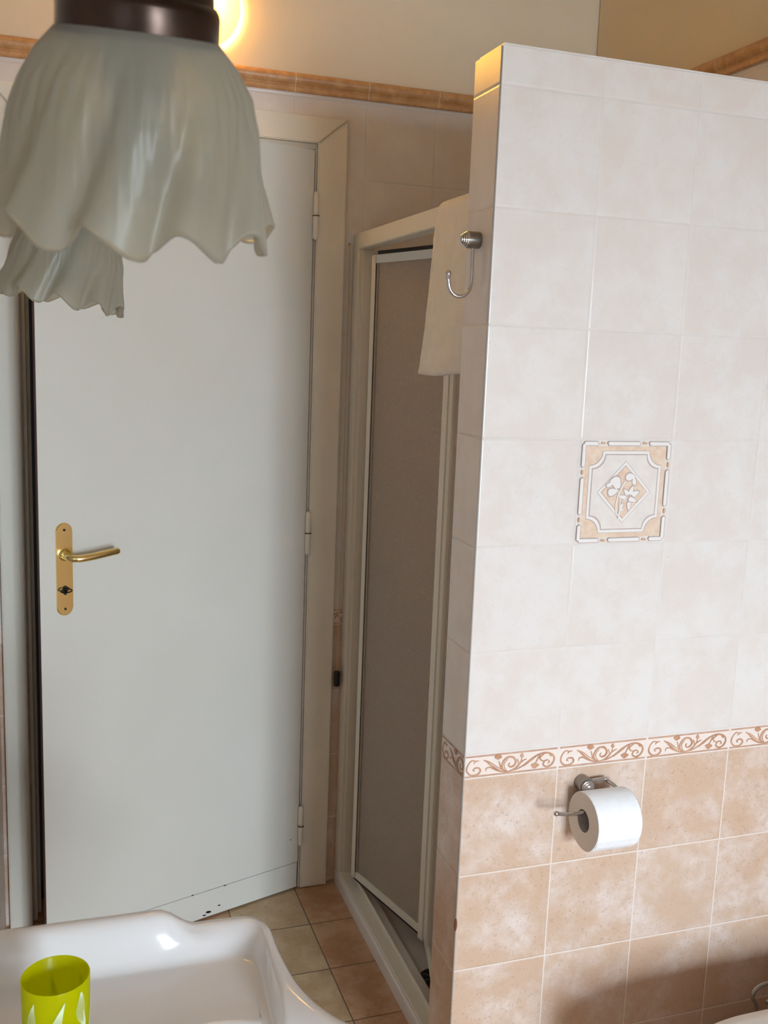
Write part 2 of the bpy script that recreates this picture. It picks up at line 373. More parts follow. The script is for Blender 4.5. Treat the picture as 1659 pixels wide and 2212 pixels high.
border('scroll_border', wb, (.627, YB, ZB), (1, 0, 0), (0, -1, 0), 5, .769-.627+.002, XR-.627)
border('scroll_border', wl, (XL, YN+.02, ZB), (0, 1, 0), (1, 0, 0), 25, 0, YB-YN-.03)

# decorated tile on the partition
dt = bpy.data.objects.new('decorated_tile', None)
def decor(parent):
    x0, z0 = XC+T, ZT+2*T; S = T
    def pl(name, polys, k, m_):
        bm = bmesh.new()
        for q_, poly in enumerate(polys):
            bm.faces.new([bm.verts.new((x0+S*x, YP-.0005-.00022*k-.000006*q_, z0+S*y)) for x, y in poly])
        return (name, bm, m_)
    def concave(s, r):
        out = []
        for cx, cy, a in ((1, 1, 0), (-1, 1, 1), (-1, -1, 2), (1, -1, 3)):
            for q in range(9):
                t = pi/2*q/8; base = {0: -pi/2, 1: 0, 2: pi/2, 3: pi}[a]
                ang = {0: (1.5*pi-t*1), 1: (2*pi-t), 2: (pi/2-t), 3: (pi-t)}[a]
                out.append((.5+cx*s+r*math.cos(ang), .5+cy*s+r*math.sin(ang)))
        return out
    sq = lambda s: [(.5-s, .5-s), (.5+s, .5-s), (.5+s, .5+s), (.5-s, .5+s)]
    dm = lambda s: [(.5, .5-s*1.02), (.5+s, .5), (.5, .5+s*1.02), (.5-s, .5)]
    layers = [pl('tile_face', [sq(.492)], 0, M_panel), pl('tan_band', [sq(.435)], 1, M_tan), pl('outline', [concave(.392, .135)], 2, M_line),
              pl('white_band', [concave(.388, .138)], 3, M_bone), pl('outline', [concave(.362, .133)], 4, M_line), pl('tile_face', [concave(.352, .133)], 5, M_panel),
              pl('outline', [dm(.292)], 6, M_line), pl('white_band', [dm(.286)], 7, M_bone), pl('outline', [dm(.252)], 8, M_line), pl('tan_diamond', [dm(.245)], 9, M_tan)]
    # outer moulding bars with little beads between them
    bars, lines, beads = [], [], []
    def bar(a, b):
        for side in range(4):
            def R(x, y):
                x, y = x-.5, y-.5
                for _ in range(side): x, y = -y, x
                return (x+.5, y+.5)
            lines.append([R(a, .018), R(b, .018), R(b+.018, .03), R(b, .062), R(a, .062), R(a-.018, .045)])
            bars.append([R(a+.004, .024), R(b-.004, .024), R(b+.010, .034), R(b-.004, .056), R(a+.004, .056), R(a-.010, .044)])
    bar(.05, .25); bar(.37, .70); bar(.82, .95)
    for side in range(4):
        for cx in (.31, .76):
            p = []
            for k in range(12):
                x, y = cx+.026*math.cos(pi*k/6)-.5, .036+.011*math.sin(pi*k/6)-.5
                for _ in range(side): x, y = -y, x
                p.append((x+.5, y+.5))
            beads.append(p)
    layers += [pl('outline', lines, 10, M_line), pl('white_band', bars, 11, M_bone), pl('tan_bead', beads, 11, M_ornl)]
    # flower sprig
    def blob(cx, cy, rx, ry, rot=0, n=16, tip=.0):
        c, s = math.cos(rot), math.sin(rot); out = []
        for k in range(n):
            a = 2*pi*k/n; x = rx*math.cos(a)*(1+tip*math.cos(a)); y = ry*math.sin(a)*(1-.35*tip*math.cos(a)); out.append((cx+c*x-s*y, cy+s*x+c*y))
        return out
    def stem(pts, w):
        c = catmull([(x, y, 0) for x, y in pts], 6); out = []
        for k in range(len(c)-1):
            t = (c[k+1]-c[k]).normalized(); n_ = Vector((-t.y, t.x, 0))*w; out.append([tuple(q.xy) for q in (c[k]-n_, c[k+1]-n_, c[k+1]+n_, c[k]+n_)])
        return out
    shapes = [blob(.37, .60, .045, .03, .9, tip=.4), blob(.42, .57, .055, .035, 1.5, tip=.4), blob(.36, .50, .05, .035, .2, tip=.3), blob(.33, .57, .03, .02, .3),
              blob(.545, .645, .04, .035, .2), blob(.60, .60, .02, .035, .2), blob(.58, .65, .03, .02, -.5),
              blob(.53, .49, .035, .02, 2.3, tip=.4), blob(.50, .45, .04, .02, 2.9, tip=.4), blob(.57, .50, .045, .022, 1.2, tip=.4), blob(.61, .48, .04, .025, .5, tip=.4), blob(.58, .43, .045, .022, -.3, tip=.4), blob(.56, .38, .04, .02, -1.5, tip=.4),
              blob(.475, .35, .012, .05, -.35), blob(.49, .33, .02, .01, .5)]
    st = stem([(.455, .272), (.42, .33), (.43, .45), (.47, .55), (.50, .60)], .007)+stem([(.36, .58), (.42, .52), (.455, .44), (.46, .34)], .005)+stem([(.455, .24), (.46, .32), (.475, .38)], .007)+stem([(.48, .40), (.53, .45)], .004)
    big = []
    for s_ in shapes:
        cx = sum(p[0] for p in s_)/len(s_); cy = sum(p[1] for p in s_)/len(s_); big.append([(cx+(x-cx)*1.26, cy+(y-cy)*1.26) for x, y in s_])
    layers += [pl('outline', big, 12, M_line)]
    for q, s_ in enumerate(shapes): pass
    layers += [pl('flower_sprig', shapes, 13, M_bone), pl('flower_stem', st, 14, M_bone)]
    for nm, b_, m_ in layers: 
        me = bpy.data.meshes.new(nm); b_.to_mesh(me); b_.free(); new_obj(nm, me, m_, parent)
COL.objects.link(dt); dt.parent = wp; bm = None
decor(dt)

# mouldings ----------------------------------------------------
def rail(name, axis, s0, s1, base, sign):
    prof = [(0, RZ0), (.007, RZ0), (.0095, RZ0+.003), (.0095, RZ0+.012), (.0075, RZ0+.0145), (.0075, RZ0+.017), (.013, RZ0+.022), (.0165, RZ0+.030), (.0165, RZ0+.037), (.0135, RZ0+.044), (.008, RZ0+.0475), (0, RZ1)]
    bm = bmesh.new(); ul = bm.loops.layers.uv.new('UVMap'); rings = []
    for s in (s0, s1):
        rings.append([bm.verts.new((s, base+sign*d, z) if axis == 'x' else (base+sign*d, s, z)) for d, z in prof])
    n = len(prof)
    for k in range(n-1):
        f = bm.faces.new((rings[0][k], rings[1][k], rings[1][k+1], rings[0][k+1]))
        for l in f.loops: l[ul].uv = ((l.vert.co.x-.827) if axis == 'x' else (l.vert.co.y-2.083), l.vert.co.z)
    bm.faces.new(rings[0]); bm.faces.new(rings[1])
    return struct(from_bm(name, bm, M_rail, smooth=True, ang=.6))
rail('trim_1', 'x', XL, XR, YB, -1)
rail('trim_2', 'y', YN, YB, XR, -1)
rail('trim_3', 'y', YN, YB, XL, 1)

# ---------------------------------------------------------------- window (behind the camera)
win = thing('window_1', structure=True)
f = .045; y0, y1 = YN-.09, YN-.04; xm = (WX0+WX1)/2
from_bm('window_frame', boxes((WX0, WX0+f, y0, y1, WZ0, WZ1), (WX1-f, WX1, y0, y1, WZ0, WZ1), (WX0+f, WX1-f, y0, y1, WZ0, WZ0+f), (WX0+f, WX1-f, y0, y1, WZ1-f, WZ1), (xm-.025, xm+.025, y0, y1, WZ0+f, WZ1-f)), M_case, win)
mg = bpy.data.materials.new('window_glass'); mg.use_nodes = True; N_ = mg.node_tree.nodes; N_.clear()
o_ = N_.new('ShaderNodeOutputMaterial'); mx_ = N_.new('ShaderNodeMixShader'); mx_.inputs[0].default_value = .06; tr_ = N_.new('ShaderNodeBsdfTransparent'); gs_ = N_.new('ShaderNodeBsdfGlossy'); gs_.inputs['Roughness'].default_value = .02
mg.node_tree.links.new(tr_.outputs[0], mx_.inputs[1]); mg.node_tree.links.new(gs_.outputs[0], mx_.inputs[2]); mg.node_tree.links.new(mx_.outputs[0], o_.inputs[0])
for a, b in ((WX0+f, xm-.025), (xm+.025, WX1-f)): from_bm('window_pane', boxes((a, b, y0+.02, y0+.025, WZ0+f, WZ1-f)), mg, win)

# ---------------------------------------------------------------- door
door = thing('door_1', structure=True)
door['label'] = 'white flush door standing ajar in ivory casing'
CI0, CI1, CO0, CO1, CT, CIT = -.068, .688, -.125, .769, 2.205, 2.139
def casing_piece(pts):
    bm = bmesh.new(); a = [bm.verts.new((x, YB-.021, z)) for x, z in pts]; b = [bm.verts.new((x, YB-.0005, z)) for x, z in pts]
    bm.faces.new(a); bm.faces.new(b[::-1]); n = len(pts)
    for k in range(n): bm.faces.new((a[k], b[k], b[(k+1) % n], a[(k+1) % n]))
    es = [e for e in bm.edges if all(v.co.y < YB-.01 for v in e.verts)]
    bmesh.ops.bevel(bm, geom=es, offset=.003, segments=2, affect='EDGES')
    return bm
for pts in ([(CI1, .002), (CO1, .002), (CO1, CT), (CI1, CIT)], [(CO0, .002), (CI0, .002), (CI0, CIT), (CO0, CT)], [(CI0, CIT), (CI1, CIT), (CO1, CT), (CO0, CT)]):
    from_bm('casing', casing_piece(pts), M_case, door)
# mitre joints
for xa, xb in ((CI1, CO1), (CI0, CO0)):
    bm = bmesh.new(); tube(bm, [(xa, YB-.0212, CIT), (xb, YB-.0212, CT)], .0007, 6); from_bm('mitre_joint', bm, mat('joint_shadow', rgb(176, 160, 136), .8), door)
# jambs with stepped rebate
from_bm('jamb', boxes((DX0-.001, DX0+.0005, YB+.0, YB+.125, 0, DZ), (DX0+.0005, DX0+.009, YB+.012, YB+.12, 0, DZ), (DX0+.009, DX0+.018, YB+.05, YB+.12, 0, DZ)), M_case, door)
from_bm('jamb', boxes((.6835, DX1+.012, YB-.008, YB+.125, 0, DZ)), M_case, door)
from_bm('head_jamb', boxes((DX0, DX1, YB-.002, YB+.045, 2.126, DZ+.012), (DX0, DX1, YB+.045, YB+.12, 2.09, DZ+.01)), M_case, door)
# leaf
ANG = math.atan(.32); HX, HY = .683, 2.655
LM = Matrix.Translation((HX, HY, 0)) @ Matrix.Rotation(ANG, 4, 'Z')   # local -x runs along the leaf, local +y is its back
LW = .747
leaf = from_bm('door_leaf', boxes((-LW, -.004, 0, .0145, .088, 2.121), (-LW+.014, -.012, .0145, .042, .012, 2.105), mtx=LM), M_door, door)
from_bm('kick_board', boxes((-LW, -.004, .0015, .0145, .006, .085), mtx=LM), M_door, leaf, bevel=.001, segs=1)
from_bm('leaf_edge', boxes((-LW-.0012, -LW-.0001, .0002, .0143, .006, 2.121), mtx=LM), M_edge, leaf)
# chips in the paint
bm = bmesh.new()
for (sx, z, a, b) in ((-.295, .020, .009, .0035), (-.308, .014, .006, .002), (-.262, .030, .005, .0018), (-.345, .088, .004, .0015), (-.245, .086, .005, .0015), (-.03, .165, .002, .002)):
    bmesh.ops.create_icosphere(bm, subdivisions=2, radius=1, matrix=LM @ Matrix.Translation((sx, .0012 if z < .08 else 0, z)) @ Matrix.Rotation(.2, 4, 'Y') @ Matrix.Diagonal((a, .0009, b, 1)))
from_bm('chipped_paint', bm, M_iron, leaf, True)
# handle plate: local x about -.687
px = -.689; pz0, pz1, pw = .939, 1.168, .0195
bm = bmesh.new(); prof = []
for k in range(13): prof.append((px+pw*math.cos(pi*k/12), pz1-pw+pw*math.sin(pi*k/12)))
for k in range(13): prof.append((px-pw*math.cos(pi*k/12), pz0+pw-pw*math.sin(pi*k/12)))
a = [bm.verts.new((x, -.006, z)) for x, z in prof]; b = [bm.verts.new((x, 0, z)) for x, z in prof]
top = bm.faces.new(a); bm.faces.new(b[::-1])
for k in range(len(a)): bm.faces.new((a[k], b[k], b[(k+1) % len(a)], a[(k+1) % len(a)]))
bmesh.ops.bevel(bm, geom=list(top.edges), offset=.0025, segments=3, affect='EDGES')
bmesh.ops.transform(bm, matrix=LM, verts=bm.verts)
from_bm('handle_plate', bm, M_brass, leaf, True, ang=.5)
def disc(parts, m_, name, y=-.0062):
    bm = bmesh.new()
    for x, z, r, rz in parts: lathe(bm, [(1, 0), (1, .0006)], LM @ Matrix.Translation((x, y, z)) @ Matrix.Diagonal((r, 1, rz, 1)) @ Matrix.Rotation(pi/2, 4, 'X'), 20)
    return from_bm(name, bm, m_, leaf)
for z in (pz1-.017, pz0+.017):
    disc([(px, z, .0042, .0042)], M_brass, 'screw_rim'); disc([(px, z, .0032, .0032)], M_hole, 'screw', -.0068)
disc([(px, 1.003, .0085, .0125)], M_brass, 'keyhole_rim'); disc([(px, 1.008, .0062, .0062), (px, .999, .005, .0085)], M_hole, 'keyhole', -.0069)
bm = bmesh.new(); tube(bm, [LM @ Vector((px, -.004, 1.003)), LM @ Vector((px, -.016, 1.003))], .003, 10)
ring = [LM @ Vector((px+.0135*math.cos(2*pi*k/16), -.016-.004*math.sin(2*pi*k/16)*0, 1.003+.0045*math.sin(2*pi*k/16))) for k in range(17)]
tube(bm, ring, .0017, 8, False)
from_bm('key', bm, M_iron, leaf, True)
hz = 1.090
bm = bmesh.new(); lathe(bm, [(.0145, 0), (.0145, .003), (.0125, .006), (.0105, .010)], LM @ Matrix.Translation((px, -.005, hz)) @ Matrix.Rotation(pi/2, 4, 'X'), 28)
hp = catmull([LM @ Vector(p) for p in ((px, -.008, hz), (px, -.028, hz-.001), (px+.006, -.043, hz-.002), (px+.022, -.050, hz-.003), (px+.05, -.051, hz-.001), (px+.082, -.050, hz+.003), (px+.108, -.048, hz+.006), (px+.122, -.046, hz+.007))], 5)
n_ = len(hp); rr = [(.0085+.0005*math.sin(i/n_*pi)) for i in range(n_)]; rr[-1] = .003; rr[-2] = .0065; rr[-3] = .008
tube(bm, hp, rr, 18)
from_bm('lever_handle', bm, M_brass, leaf, True, ang=.9)
# hinges
for z in (1.952, 1.088, .205):
    bm = bmesh.new()
    for (a, b) in ((z-.062, z-.001), (z+.001, z+.062)):
        lathe(bm, [(.004, a), (.0078, a+.006), (.0078, b-.001 if b > z else b), (.0072, b)] if a < z-.01 else [(.0072, a), (.0078, a+.001), (.0078, b-.006), (.004, b)], Matrix.Translation((.6845, 2.6475, 0)), 16)
    from_bm('hinge', bm, M_case, door, True, ang=.7)
    from_bm('hinge_gap', boxes((.6765, .6925, 2.6385, 2.6560, z-.0012, z+.0012)), M_stain, door)
settle(door, (.32, YB, 0))

# ---------------------------------------------------------------- ceiling-high round wall light over the door
gl = thing('wall_light', 'round amber glowing glass light on the cream wall above the door', 'lamp')
GC = Vector((.376, YB+.004, 2.443))
mgl = bpy.data.materials.new('amber_glass'); mgl.use_nodes = True; N_ = mgl.node_tree.nodes; L_ = mgl.node_tree.links; N_.clear()
o_ = N_.new('ShaderNodeOutputMaterial'); t_ = N_.new('ShaderNodeBsdfTranslucent'); t_.inputs[0].default_value = rgb(255, 222, 96); d_ = N_.new('ShaderNodeBsdfDiffuse'); d_.inputs[0].default_value = rgb(250, 214, 140)
m_ = N_.new('ShaderNodeMixShader'); m_.inputs[0].default_value = .3; L_.new(t_.outputs[0], m_.inputs[1]); L_.new(d_.outputs[0], m_.inputs[2]); L_.new(m_.outputs[0], o_.inputs[0])
bm = bmesh.new()
prof = [(.101, .006)]+[(.101*math.cos(pi/2*k/14), .012+.060*math.sin(pi/2*k/14)) for k in range(15)]
prof[-1] = (.001, prof[-1][1])
lathe(bm, prof, track(GC, (0, -1, 0)), 64, False, True)
from_bm('glass_dome', bm, mgl, gl, True)
bm = bmesh.new(); lathe(bm, [(.07, 0), (.07, .006), (.02, .008), (.016, .012)], track(GC, (0, -1, 0)), 32); from_bm('base_plate', bm, M_brass, gl, True, ang=.6)
l = bpy.data.lights.new('warm_bulb', 'POINT'); l.energy = LAMP_W; l.color = (1, .76, .50); l.shadow_soft_size = .018
lo = bpy.data.objects.new('warm_bulb', l); COL.objects.link(lo); lo.location = GC+Vector((0, -.042, 0)); lo.parent = gl
settle(gl, tuple(GC))

# ---------------------------------------------------------------- frosted two-arm lamp above the washbasin
lamp = thing('vanity_wall_lamp', 'bronze two-arm lamp with scalloped frosted glass shades, close to the camera', 'lamp')
def make_shade(org, tilt, cap=True):
    """org: centre of mouth; tilt: rotation"""
    Mx = Matrix.Translation(org) @ tilt
    n, rows = 200, 44; h = .083
    def pt(t, a, k=0):
        rk = [(0, .0360), (.06, .0405), (.15, .0470), (.3, .0545), (.5, .0588), (.7, .0610), (.85, .0640), (1, .0680)]
        for (t0, r0), (t1, r1) in zip(rk, rk[1:]):
            if t <= t1: r = r0+(r1-r0)*(t-t0)/(t1-t0); break
        lob = 10; aa = a+.45*t; x = (lob*aa/(2*pi)) % 1
        fold = math.sin(2*pi*x)+.35*math.sin(4*pi*x+.8)+.25*math.sin(2*pi*x*.5*2+a*3)
        r += fold*(.0046*max(0, t-.06)**1.2) + .0005*math.sin(43*a+9*t)*math.sin(pi*min(1, t*1.3))**2 + .0004*math.sin(71*a-5*t+1)*t*(1-t)*3
        saw = (x/.68 if x < .68 else (1-x)/.32); saw = saw*saw*(3-2*saw)
        z = h*(1-t) - .0145*saw*t**4
        return Vector((r*math.sin(a), -r*math.cos(a), z))
    bm = bmesh.new(); rings = []
    for j in range(rows+1):
        t = (j/rows)**.9
        rings.append([bm.verts.new(pt(t, 2*pi*i/n)) for i in range(n)])
    for a, b in zip(rings, rings[1:]):
        for k in range(n): bm.faces.new((a[k], a[(k+1) % n], b[(k+1) % n], b[k]))
    bmesh.ops.transform(bm, matrix=Mx, verts=bm.verts)
    o = from_bm('glass_shade', bm, M_shade, lamp, True)
    sm = o.modifiers.new('thickness', 'SOLIDIFY'); sm.thickness = .0028; sm.offset = -1; sm.use_rim = True
    bm = bmesh.new()
    lathe(bm, [(.0374, h-.008), (.0379, h-.006), (.0380, h), (.0379, h+.0085), (.0374, h+.0105), (.0362, h+.0125), (.0350, h+.0132), (.0347, h+.018), (.0338, h+.0195), (.0330, h+.026), (.031, h+.034), (.028, h+.040), (.016, h+.050), (.012, h+.062)], Mx, 64, False)
    c = from_bm('bronze_cap', bm, M_brassd, lamp, True, ang=.6)
    bm = bmesh.new(); lathe(bm, [(.017, h+.01), (.0172, h-.012), (.0155, h-.028), (.0135, h-.030)], Mx, 32); from_bm('bulb_socket', bm, mat('socket_dark', rgb(34, 36, 40), .5), lamp, True, ang=.6)
    bm = bmesh.new(); lathe(bm, [(.009, h-.030), (.012, h-.036), (.0165, h-.046), (.0175, h-.054), (.015, h-.066), (.008, h-.076), (.001, h-.080)], Mx, 28); from_bm('bulb', bm, mat('bulb_glass', rgb(150, 160, 158), .2), lamp, True)
    top = Mx @ Vector((0, 0, h+.060)); p2 = Vector((top.x, top.y, 1.975))
    bm = bmesh.new(); tube(bm, catmull([top, top.lerp(p2, .5), p2, p2+Vector((-.02, 0, .018)), p2+Vector((-.06, 0, .022)), Vector((XL+.02, p2.y, p2.z+.020)), Vector((XL+.004, p2.y, p2.z+.020))], 6), .0065, 12); from_bm('arm', bm, M_brassd, lamp, True)
    return p2
e1 = make_shade((.043, .529, 1.6705), Matrix.Rotation(math.radians(14), 4, 'X'))
e2 = make_shade((.016, 1.18, 1.655), Matrix.Rotation(math.radians(9), 4, 'Y') @ Matrix.Rotation(math.radians(3), 4, 'X') @ Matrix.Rotation(.3, 4, 'Z'))
bm = boxes((XL, XL+.014, e1.y-.05, e2.y+.05, 1.965, 2.025)); from_bm('back_plate', bm, M_brassd, lamp, bevel=.004)
settle(lamp, (XL, .85, 1.865))

# ---------------------------------------------------------------- shower
tray = thing('shower_tray', 'low ivory ceramic shower tray on the floor behind the partition', 'shower tray')
TX0, TX1, TY0, TY1, TZ = .798, XR, YP+PT, YB, .045
bm = bmesh.new()
def rect(i, z, r=.0, l=0.): 
    x0, x1, y0, y1 = TX0+i+l, TX1-i, TY0+i, TY1-i
    out = []
    r = max(r, .001)
    for cx, cy, a0 in ((x1-r, y1-r, 0), (x0+r, y1-r, pi/2), (x0+r, y0+r, pi), (x1-r, y0+r, 1.5*pi)):
        for k in range(6): a = a0+pi/2*k/5; out.append(bm.verts.new((cx+r*math.cos(a), cy+r*math.sin(a), z)))
    return out
rs = [rect(0, 0), rect(0, TZ-.012), rect(.002, TZ-.005), rect(.008, TZ), rect(.069, TZ-.001, .02), rect(.074, TZ-.005, .025), rect(.084, .016, .04), rect(.10, .012, .04), rect(.3, .008, .03)]
for a, b in zip(rs, rs[1:]):
    for k in range(len(a)): bm.faces.new((a[k], a[(k+1) % len(a)], b[(k+1) % len(b)], b[k]))
bm.faces.new(rs[-1]); bm.faces.new(rs[0][::-1])
from_bm('basin_body', bm, M_tray, tray, True, ang=.9)
DC = (.918, 2.118)
bm = bmesh.new(); lathe(bm, [(.047, .010), (.047, .0165), (.043, .0185), (.020, .0180), (.001, .0180)], Matrix.Translation((*DC, 0)), 36); dr = from_bm('drain_cover', bm, mat('drain_black', rgb(26, 24, 26), .3), tray, True, ang=.6)
bm = bmesh.new()
for k in range(8): box(bm, .015, .039, -.003, .003, .0182, .0192, mtx=Matrix.Translation((*DC, 0)) @ Matrix.Rotation(pi/4*k, 4, 'Z'))
from_bm('drain_slots', bm, mat('drain_grey', rgb(120, 116, 110), .3, .6), dr)
# grime in the wall corner
settle(tray, (TX0, 2.2, 0))

enc = thing('shower_enclosure', 'ivory framed folding shower door with pebbled brown-grey panels', 'shower door')
FXa, FXb = .800, .840; ZT0, ZT1 = 1.872, 1.914
from_bm('top_rail', boxes((FXa, FXb, TY0, YB-.045, ZT0, ZT1)), M_alu, enc, bevel=.002)
from_bm('bottom_rail', boxes((FXa+.001, FXb-.004, TY0, YB-.02, TZ, TZ+.008), (FXb-.006, FXb, TY0, YB-.1, TZ, TZ+.016)), M_alu, enc, bevel=.0012, segs=1)
for (a, b, c, d) in ((YB-.052, YB-.001, FXa-.001, FXb+.001), (YB-.056, YB-.050, FXa+.010, FXb-.002)):
    from_bm('jamb_profile', boxes((c, d, a, b, TZ+.002, ZT1 if b > YB-.03 else ZT0)), M_alu, enc, bevel=.0025)
from_bm('jamb_profile', boxes((FXa, FXb, TY0+.001, TY0+.04, TZ+.002, ZT0)), M_alu, enc, bevel=.0025)
PZ0, PZ1 = .075, 1.852
def leaf_panel(p, q, s0):
    p, q = Vector((*p, 0)), Vector((*q, 0)); d = (q-p); Ln = d.length; a = math.atan2(d.y, d.x)
    Mx = Matrix.Translation(p) @ Matrix.Rotation(a, 4, 'Z')
    r = thing('folding_panel'); r.parent = enc; s = .022
    from_bm('stile', boxes((0, s0, -.010, .010, PZ0, PZ1), mtx=Mx), M_alu, r, bevel=.002)
    from_bm('stile', boxes((Ln-s*1.15, Ln-.0015, -.011, .011, PZ0-.012, PZ1), mtx=Mx), M_alu, r, bevel=.002)
    from_bm('panel_rail', boxes((s, Ln-s, -.009, .009, PZ1-.022, PZ1), mtx=Mx), M_aluw, r, bevel=.001, segs=1)
    from_bm('panel_rail', boxes((s, Ln-s, -.009, .009, PZ0, PZ0+.022), mtx=Mx), M_alu, r, bevel=.003)
    from_bm('seal', boxes((s, Ln-s, -.005, .005, PZ1, PZ1+.010), (s*.4, Ln-s*1.2, -.006, .004, PZ0-.006, PZ0), (s, s+.003, -.0095, -.0085, PZ0+.022, PZ1-.022), mtx=Mx), M_rubber, r)
    from_bm('pebbled_pane', boxes((s0, Ln-s, -.002, .002, PZ0+.020, PZ1-.020), mtx=Mx), M_shower, r)
A_, B_, C_ = (.8265, 2.562), (.922, 2.212), (.828, 1.868)
leaf_panel(A_, B_, .022); leaf_panel(Vector(B_)+Vector((.001, -.004)), C_, .07)
settle(enc, (FXa, 2.2, TZ))

# ---------------------------------------------------------------- towel over the shower rail
bm = bmesh.new(); rows = []
prof = []
xo = FXa-.0065; xi = FXb+.0065
for k in range(41): prof.append((xo-.010*(1-k/40)**2, 1.556+(1.905-1.556)*k/40))
for k in range(1, 12): a = pi-pi*k/12; prof.append(((xo+xi)/2+(xi-xo)/2*math.cos(a), 1.905+.017*math.sin(a)))
for k in range(21): prof.append((xi, 1.905-.27*k/20))
n = 44; rnd = random.Random(2)
for j, (x, z) in enumerate(prof):
    fr = rnd.uniform(-.0016, .0016); row = []
    drop = min(1, max(0, (1.905-z)/.35))
    ye = 2.030+.046*drop**.8 - (.018 if j in range(38, 53) else 0)*(1-abs(j-45.5)/8 if abs(j-45.5) < 8 else 0)
    for i in range(n+1):
        s = i/n; y = (ye+fr)*(1-s)+1.79*s
        wob = .0022*math.sin(9*s+2*z*7)*drop+.0016*math.sin(23*s)*drop
        zz = z+(.006*(1-s)**2*0 - .010*math.sin(pi*s*.9)*(1-s)*drop**3 if j < 20 else 0) + (.012*s*drop**4 if j < 20 else 0)
        row.append(bm.verts.new((x-wob if j < 45 else x+wob*.3, y, zz)))
    rows.append(row)
for a, b in zip(rows, rows[1:]):
    for k in range(n): bm.faces.new((a[k], a[k+1], b[k+1], b[k]))
tw = from_bm('hand_towel', bm, M_towel, smooth=True)
sm = tw.modifiers.new('pile', 'SOLIDIFY'); sm.thickness = .0055; sm.offset = 0
tag(tw, 'cream terry towel hung over the shower door rail', 'towel')

# ---------------------------------------------------------------- robe hook
hk = thing('robe_hook', 'chrome hook with stepped round base on the narrow end of the partition', 'hook')
bm = bmesh.new(); hr = .0150
prof = [(hr*.96, 0), (hr, .002), (hr, .0235), (hr*.97, .0245)]
for i, (r0) in enumerate((.0142, .0124, .0102, .0078)):
    h0 = .0245+i*.0030; prof += [(r0-.0006, h0), (r0, h0+.0008), (r0-.0002, h0+.0022), (r0-.0012, h0+.0029)]
prof += [(.0056, .0368), (.001, .0378)]
HB = Vector((XC, 1.662, 1.804))
lathe(bm, prof[:3], track(HB, (-1, 0, 0)), 40, True, True); from_bm('round_base', bm, M_nickel, hk, True, ang=.6)
bm = bmesh.new(); lathe(bm, prof[2:], track(HB, (-1, 0, 0)), 40, True, True); from_bm('stepped_knob', bm, M_chrome, hk, True, ang=.5)
bm = bmesh.new(); hx = .7185
path = [(hx, 1.662, 1.796), (hx, 1.662, 1.77), (hx+.0005, 1.662, 1.745), (hx, 1.662, 1.728)]
for k in range(1, 13):
    a = pi*k/12; path.append((hx-.0215+.0215*math.cos(a), 1.662, 1.728-.0235*math.sin(a)))
path += [(hx-.0445, 1.662, 1.736)]
tube(bm, path, .0034, 16); from_bm('hook_rod', bm, M_chrome, hk, True, ang=1)
bm = bmesh.new(); lathe(bm, [(.0030, -.012), (.0040, -.006), (.0052, -.002), (.0056, .001), (.0050, .004), (.0028, .0060), (.0005, .0064)], Matrix.Translation((hx-.0447, 1.662, 1.743)), 20); from_bm('tip_ball', bm, M_chrome, hk, True, ang=1)
settle(hk, tuple(HB))

# ---------------------------------------------------------------- paper roll and its holder
ph = thing('paper_holder', 'chrome toilet paper holder on the peach tiles of the partition', 'paper holder')
HB = Vector((.985, YP, .777)); hr = .0165
bm = bmesh.new(); lathe(bm, [(hr*.97, 0), (hr, .002), (hr, .024), (hr*.97, .025)], track(HB, (0, -1, 0)), 40); from_bm('round_base', bm, M_nickel, ph, True, ang=.6)
bm = bmesh.new(); prof = [(hr*.95, .0248)]
for i, r0 in enumerate((.0138, .0112, .0085)):
    h0 = .025+i*.0036; prof += [(r0-.0008, h0), (r0, h0+.001), (r0-.0002, h0+.0026), (r0-.0014, h0+.0034)]
prof += [(.001, .037)]
lathe(bm, prof, track(HB, (0, -1, 0)), 40); from_bm('stepped_knob', bm, M_chrome, ph, True, ang=.5)
RY, RZ = 1.5425, .7285
rodz = RZ+.0165
path = catmull([(.997, YP-.014, .783), (1.03, YP-.014, .784), (1.034, YP-.020, .7815), (1.044, YP-.031, .774), (1.052, YP-.047, .760), (1.053, RY, rodz+.006), (1.044, RY, rodz), (1.0, RY, rodz), (.94, RY, rodz), (.915, RY-.001, rodz+.003), (.897, RY-.002, rodz+.007)], 8)
bm = bmesh.new(); tube(bm, path, .0040, 16); from_bm('arm_rod', bm, M_chrome, ph, True, ang=1)
bm = bmesh.new(); bmesh.ops.create_uvsphere(bm, u_segments=18, v_segments=12, radius=.0054, matrix=Matrix.Translation((.896, RY-.002, rodz+.0072))); from_bm('tip_ball', bm, M_chrome, ph, True)
settle(ph, tuple(HB))

roll = thing('toilet_paper_roll', 'white toilet paper roll hanging on the chrome holder', 'toilet paper')
X0, X1 = .957, 1.052; n = 72
def rollr(a):  # slightly squashed roll
    return .0565*(1+.03*math.cos(2*(a+.6))+.055*max(0, math.cos(a-4.35))**10)
def ringc(x, rf, k=0):
    return [(x, RY+rf(2*pi*i/n)*math.cos(2*pi*i/n), RZ+rf(2*pi*i/n)*math.sin(2*pi*i/n)) for i in range(n)]
bm = bmesh.new()
def loft(bm, rl):
    rv = [[bm.verts.new(p) for p in r] for r in rl]
    for a, b in zip(rv, rv[1:]):
        for k in range(n): bm.faces.new((a[k], a[(k+1) % n], b[(k+1) % n], b[k]))
loft(bm, [ringc(X0+.0002, lambda a: rollr(a)-.0015), ringc(X0+.001, lambda a: rollr(a)-.0003), ringc(X0+.003, rollr), ringc(X1-.003, rollr), ringc(X1-.001, lambda a: rollr(a)-.0003), ringc(X1-.0002, lambda a: rollr(a)-.0015)])
